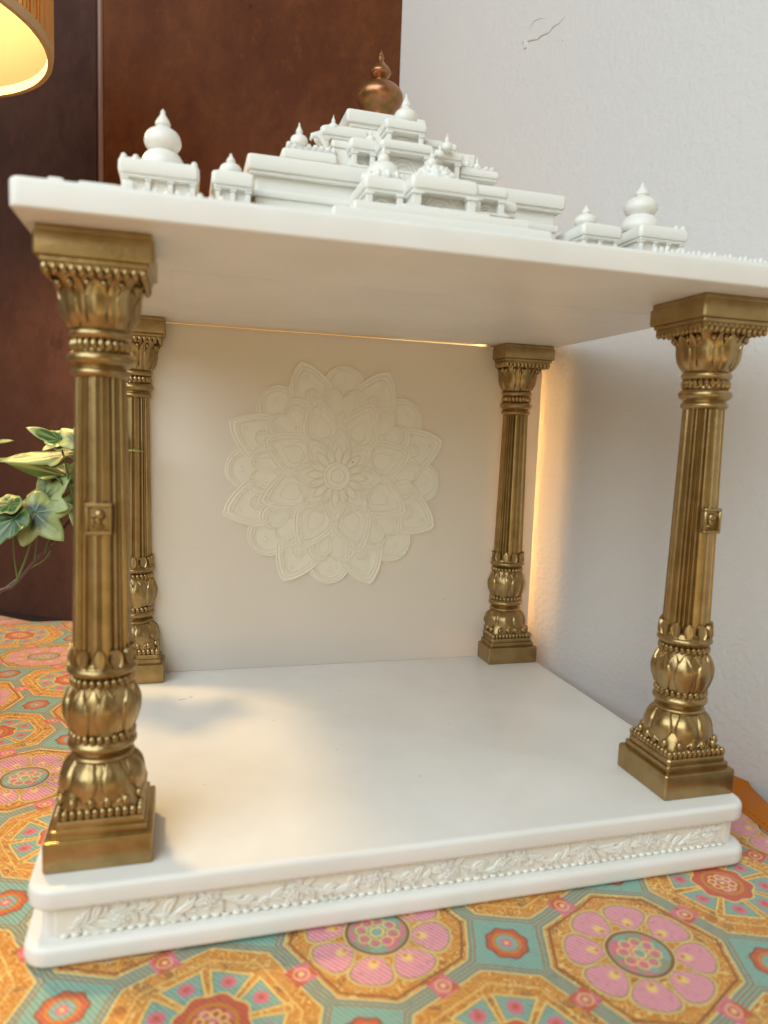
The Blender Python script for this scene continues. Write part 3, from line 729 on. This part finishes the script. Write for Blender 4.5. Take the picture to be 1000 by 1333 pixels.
# low carved blocks along the roof edge
for a, b, y, z in ((-1.5, -.9, -3.2, 27.55), (-.45, 1.1, -3.3, 27.5), (1.0, 1.5, -2.6, 27.95), (26.8, 28.6, -3.3, 27.55), (.6, 5.2, -2.2, 27.7), (25.2, 31.5, -2.4, 27.75), (5, 11, 0.4, 28.5), (19, 25, .6, 28.55)):
    g = G(); g.box(a, b, y, y+2.4, Z0-.01, z, .08, top=.02); inst('roof_moulding', g.me('roof_moulding', wm), sh)
g = G()
for k in range(24):
    x = 24.8+k*.3; g.ball((x, -2.2, 27.78), .11, .12, .13+.05*(k % 3), 6, 4)
for k in range(10):
    x = 1.0+k*.42; g.ball((x, -2.0, 27.74), .13, .12, .12+.07*(k % 2), 6, 4)
tag(inst('roof_studs', g.me('roof_studs', wm), sh), kind='stuff')

# ------------------------------------------------------------------ lamp
LX, LY, LZ, LR = -17.78, 30, 46.27, 11.35
lamp = empty('table_lamp', (LX, LY, TZ)); tag(lamp, 'lit lamp with a woven amber shade in the upper left corner', 'lamp')
sm = bpy.data.materials.new('cream_shade_lining'); sm.use_nodes = True; nt = sm.node_tree; nt.nodes.clear()
om = nt.nodes.new('ShaderNodeOutputMaterial'); ad = nt.nodes.new('ShaderNodeAddShader'); d1 = nt.nodes.new('ShaderNodeBsdfDiffuse'); d1.inputs[0].default_value = (.10, .10, .075, 1)
t1 = nt.nodes.new('ShaderNodeBsdfTranslucent'); t1.inputs[0].default_value = (.16, .08, .02, 1); mx = nt.nodes.new('ShaderNodeMixShader'); mx.inputs[0].default_value = .3
nt.links.new(d1.outputs[0], mx.inputs[1]); nt.links.new(t1.outputs[0], mx.inputs[2])
em = nt.nodes.new('ShaderNodeEmission'); em.inputs[0].default_value = (1, .80, .36, 1); em.inputs[1].default_value = .0
nt.links.new(mx.outputs[0], ad.inputs[0]); nt.links.new(em.outputs[0], ad.inputs[1]); nt.links.new(ad.outputs[0], om.inputs[0])
M['fibre'] = mat('amber_fibre', (.50, .25, .06), .55, bump=[(500, .02, 2)])
M['rim'] = mat('shade_binding', (.42, .30, .17), .7, bump=[(800, .02, 2)])
n = 96; SH = 17
g = G().rings([[(LR*.985*math.cos(2*math.pi*i/n), LR*.985*math.sin(2*math.pi*i/n), z) for i in range(n)] for z in (0, SH/2, SH)], False, False)
inst('shade_lining', g.me('shade_lining', sm, 60), lamp, (LX, LY, LZ))
g = G().rings([[((LR+dr)*math.cos(2*math.pi*i/n), (LR+dr)*math.sin(2*math.pi*i/n), z) for i in range(n)] for dr, z in ((-.28, -.05), (.12, -.05), (.18, .3), (.14, .65), (-.25, .65), (-.28, -.05))], False, False)
inst('shade_rim', g.me('shade_rim', M['rim']), lamp, (LX, LY, LZ))
g = G()
for k in range(150):
    a = 2*math.pi*k/150; j = [random.uniform(-.012, .012) for _ in range(6)]
    g.tube([((LR+.05+.05*random.random())*math.cos(a+j[i]), (LR+.05+.05*random.random())*math.sin(a+j[i]), .5+i*(SH-.5)/5) for i in range(6)], [.10+.07*random.random() for _ in range(6)], 5)
tag(inst('woven_strands', g.me('woven_strands', M['fibre']), lamp, (LX, LY, LZ)), kind='stuff')
M['wire'] = mat('shade_wire', (.30, .24, .14), .4, metal=.5)
g = G()
for a in (R(-38), R(82), R(202)): g.tube([(LR*.96*math.cos(a), LR*.96*math.sin(a), 1.2), (LR*.4*math.cos(a), LR*.4*math.sin(a), 2.2), (1.3*math.cos(a), 1.3*math.sin(a), 2.6)], .09, 6)
inst('shade_spider', g.me('shade_spider', M['wire']), lamp, (LX, LY, LZ))
bulb = G().lathe(smoothprof([(.9, 0), (1.3, 1.2), (2.6, 3.2), (2.9, 4.8), (2.2, 6.4), (.05, 7.2)], 4), n=24)
bl = led.copy(); bl.name = 'lit_bulb'; bl.node_tree.nodes['Emission'].inputs[0].default_value = (1, .66, .27, 1); bl.node_tree.nodes['Emission'].inputs[1].default_value = 300
inst('bulb', bulb.me('bulb', bl), lamp, (LX, LY, LZ+4))
g = G().lathe([(.05, 0), (5.5, 0), (5.6, .5), (1.4, 1.4), (.8, 4), (.7, LZ-TZ+3.8), (.9, LZ-TZ+4)], n=32)
inst('lamp_stand', g.me('lamp_stand', M['wire']), lamp, (LX, LY, TZ+.02))

# ------------------------------------------------------------------ ivy plant
def leaf_mat(name, cen, edge, lo, hi):
    m = bpy.data.materials.new(name); m.use_nodes = True; nt = m.node_tree; X.nt = nt; p = nt.nodes['Principled BSDF']
    at = nt.nodes.new('ShaderNodeVertexColor') if False else nt.nodes.new('ShaderNodeAttribute'); at.attribute_name = 'radial'
    n = nt.nodes.new('ShaderNodeTexNoise'); n.inputs['Scale'].default_value = 120; n.inputs['Detail'].default_value = 3
    tc = nt.nodes.new('ShaderNodeTexCoord'); nt.links.new(tc.outputs['Object'], n.inputs['Vector'])
    sc_ = nt.nodes.new('ShaderNodeSeparateColor'); nt.links.new(at.outputs['Color'], sc_.inputs[0])
    f = X(sc_.outputs[0])+(X(n.outputs['Fac'])-.5)*.9
    f = inside(lo, 0, 1) if False else (f-lo)/(hi-lo); f.v.node.use_clamp = True
    c1 = mixc(cen, edge, f); c1 = mixc(c1, (.40, .45, .2), X(sc_.outputs[1])*.5)
    nt.links.new(c1, p.inputs['Base Color']); p.inputs['Roughness'].default_value = .38
    p.inputs['Subsurface Weight'].default_value = .1; p.inputs['Subsurface Scale'].default_value = .002
    b = nt.nodes.new('ShaderNodeBump'); b.inputs['Distance'].default_value = .0004; nt.links.new(X(n.outputs['Fac']).v, b.inputs['Height']); nt.links.new(b.outputs[0], p.inputs['Normal'])
    return m
M['leaf_pale'] = leaf_mat('variegated_leaf', (.018, .060, .028), (.30, .34, .12), .30, .70)
M['leaf_edge'] = leaf_mat('cream_edged_leaf', (.025, .10, .02), (.40, .42, .16), .70, .86)
M['leaf_green'] = leaf_mat('green_leaf', (.016, .060, .018), (.07, .145, .022), .3, .95)
M['stem'] = mat('green_stem', (.11, .13, .03), .5); M['bark'] = mat('brown_twig', (.09, .045, .03), .6, bump=[(300, .03, 3)])
plant = empty('ivy_plant', (-19, 18, TZ)); tag(plant, 'variegated cream and green ivy reaching in behind the front left gold column', 'plant')
def leaf(c, tipdir, nrm, size, lobes, m, cup=.10, wave=.06, narrow=1.0, base_=None):
    """c leaf base, tipdir main vein, nrm leaf normal; lobes [(angle deg, length, width deg)]"""
    t_ = Vector(tipdir).normalized(); n_ = Vector(nrm); n_ = (n_-t_*n_.dot(t_)).normalized(); s_ = t_.cross(n_)
    if base_ is None: base_ = .46 if len(lobes) == 5 else .30
    NA, NR = 96, 8; V = []; F = []; rad = []; vein = []
    for i in range(NR+1):
        q = i/NR
        for k in range(NA):
            a = 2*math.pi*k/NA; ad_ = math.degrees((a+math.pi) % (2*math.pi)-math.pi)
            rr = base_; vn = 0
            for la, ll, lw in lobes:
                d = (ad_-la+180) % 360-180
                rr = max(rr, base_+(ll-base_)*max(0, 1-abs(d)/lw)**1.25) if abs(d) < lw else rr
                if abs(d) < 3.9: vn = max(vn, 1)
            rr *= size*q; x, y = rr*math.cos(a), rr*math.sin(a)*narrow
            z = -cup*rr*rr/size+wave*size*q*math.sin(a*5+1.3)*q
            z += .05*size*q*(1-abs(math.cos(a*2.5)))
            V.append(tuple(t_*x+s_*y+n_*z)); rad.append(q); vein.append(vn*(1-q*.6))
    for i in range(NR):
        for k in range(NA):
            j = (k+1) % NA; F.append((i*NA+k, i*NA+j, (i+1)*NA+j, (i+1)*NA+k))
    me = mesh('leaf', V, F, m, 80)
    at = me.color_attributes.new('radial', 'FLOAT_COLOR', 'POINT')
    at.data.foreach_set('color', [x for q, v in zip(rad, vein) for x in (q, v, 0, 1)])
    o = inst('leaf', me, plant, c); md = o.modifiers.new('thickness', 'SOLIDIFY'); md.thickness = .0003
    return o
IVY = [(0, 1, 42), (58, .88, 38), (-58, .88, 38), (122, .62, 40), (-122, .62, 40)]
LAN = [(0, 1, 30), (28, .42, 36), (-28, .42, 36), (75, .2, 60), (-75, .2, 60), (180, .1, 60)]
leaf((-5.95, 18.6, 12.7), (.62, -.35, -.55), (-.15, -.82, .62), 2.75, IVY, M['leaf_pale'], .12, .07)
leaf((-5.6, 19.6, 13.4), (.75, -.2, .75), (-.1, -.75, .65), 2.5, IVY, M['leaf_pale'], .1, .06)
leaf((-7.0, 17.8, 12.4), (-.65, -.3, -.75), (-.25, -.75, .6), 3.2, LAN, M['leaf_green'], .1, .05, 1.2)
leaf((-4.4, 18.8, 17.45), (-1, -.05, .42), (.25, -.75, .6), 2.15, LAN, M['leaf_edge'], .1, .07, 1.25)
leaf((-4.5, 18.7, 17.35), (-.55, -.6, -.35), (-.2, -.55, .8), 1.3, LAN, M['leaf_edge'], .1, .06, 1.4)
leaf((-4.4, 19.0, 17.4), (.9, -.1, .55), (-.1, -.7, .7), 1.5, LAN, M['leaf_green'], .1, .05, 1.4)
leaf((-3.6, 19.6, 16.7), (-1, -.1, -.22), (-.05, -.45, .9), 4.6, LAN, M['leaf_pale'], .04, .10, .9)
leaf((-4.2, 20.2, 15.0), (-1, 0, .22), (.1, -.42, .9), 4.4, LAN, M['leaf_green'], .03, .08, .9)
leaf((-4.9, 20.5, 14.2), (.55, .1, .8), (-.1, -.6, .8), 2.4, LAN, M['leaf_green'], .1, .05, 1.2)
leaf((-7.3, 18.2, 13.3), (-1, -.1, -.15), (-.1, -.6, .8), 2.4, LAN, M['leaf_edge'], .1, .05, 1.3)
leaf((-2.9, 18.6, 16.95), (1, .03, -.03), (.0, -.22, .97), 3.9, LAN, M['leaf_green'], .02, .03, .75)
leaf((-8.6, 19, 17.2), (1, -.1, .15), (0, -.5, .85), 1.5, LAN, M['leaf_green'], .1, .05, 1.2)
leaf((-3.4, 19.5, 13.2), (.7, 0, -.6), (0, -.6, .8), 2.2, IVY, M['leaf_pale'])
for c, t in (((-3.3, 17.4, 17.6), (.1, .2, .3)), ((-2.6, 19.0, 17.9), (.5, .3, .1)), ((-1.2, 20.1, 17.6), (-.6, .3, .1)), ((-2.2, 17.6, 14.5), (.3, -.4, .2)), ((-2.6, 19.2, 12.6), (.3, .5, .2))):
    leaf(c, t, (-.1, -.4, .9), 1.7, IVY, M['leaf_pale'])
def stem(P, r, m, name='stem'):
    Q = smoothprof3(P); n_ = len(Q); inst(name, G().tube(Q, [r*(1-.45*i/n_) for i in range(n_)], 8).me(name, m), plant)
def smoothprof3(P, n=6):
    o = []
    for i in range(len(P)-1):
        p0, p1, p2, p3 = [Vector(P[max(0, min(len(P)-1, j))]) for j in (i-1, i, i+1, i+2)]
        for k in range(n):
            t = k/n; o.append(tuple(.5*((2*p1)+(p2-p0)*t+(2*p0-5*p1+4*p2-p3)*t*t+(3*p1-p0-3*p2+p3)*t**3)))
    return o+[P[-1]]
stem([(-19, 18, 2), (-14, 18.5, 5.2), (-8.2, 19, 7.45), (-7.4, 19, 7.75), (-5.9, 19.2, 9.6), (-4.4, 19.5, 11.4), (-3.2, 20, 13.2)], .17, M['bark'])
stem([(-7.2, 19, 8.0), (-6.4, 19, 10.2), (-5.9, 18.8, 12.6)], .09, M['stem']); stem([(-6.1, 19.2, 9.4), (-5.9, 19, 11), (-5.9, 18.8, 12.5)], .07, M['stem'])
stem([(-7.1, 19, 8.2), (-7.3, 19, 10), (-7.1, 18, 12.2)], .07, M['stem']); stem([(-5.5, 19.2, 9.9), (-4.9, 19.3, 12), (-4.7, 19.6, 13.2)], .06, M['stem'])
stem([(-3.6, 19.8, 12.8), (-3.9, 19.3, 14.6), (-4.1, 19, 16), (-4.4, 18.8, 17.4)], .10, M['stem']); stem([(-3.9, 19.3, 14.8), (-3.3, 19.2, 16), (-2.9, 18.6, 16.9)], .06, M['stem'])
stem([(-8.2, 19, 7.3), (-6.6, 19.6, 8.7), (-5.4, 20, 9.6), (-4.6, 20.4, 12), (-4.5, 20.4, 14)], .07, M['stem'])
g = G().lathe([(.05, 0), (4, 0), (4.4, .3), (5.4, 5.5), (5.7, 5.8), (5.4, 6), (5, 5.4), (.05, 5.2)], n=40)
inst('pot', g.me('pot', mat('dark_pot', (.06, .05, .05), .5)), plant, (-19, 18, TZ+.02))
print('objects', len(bpy.data.objects))
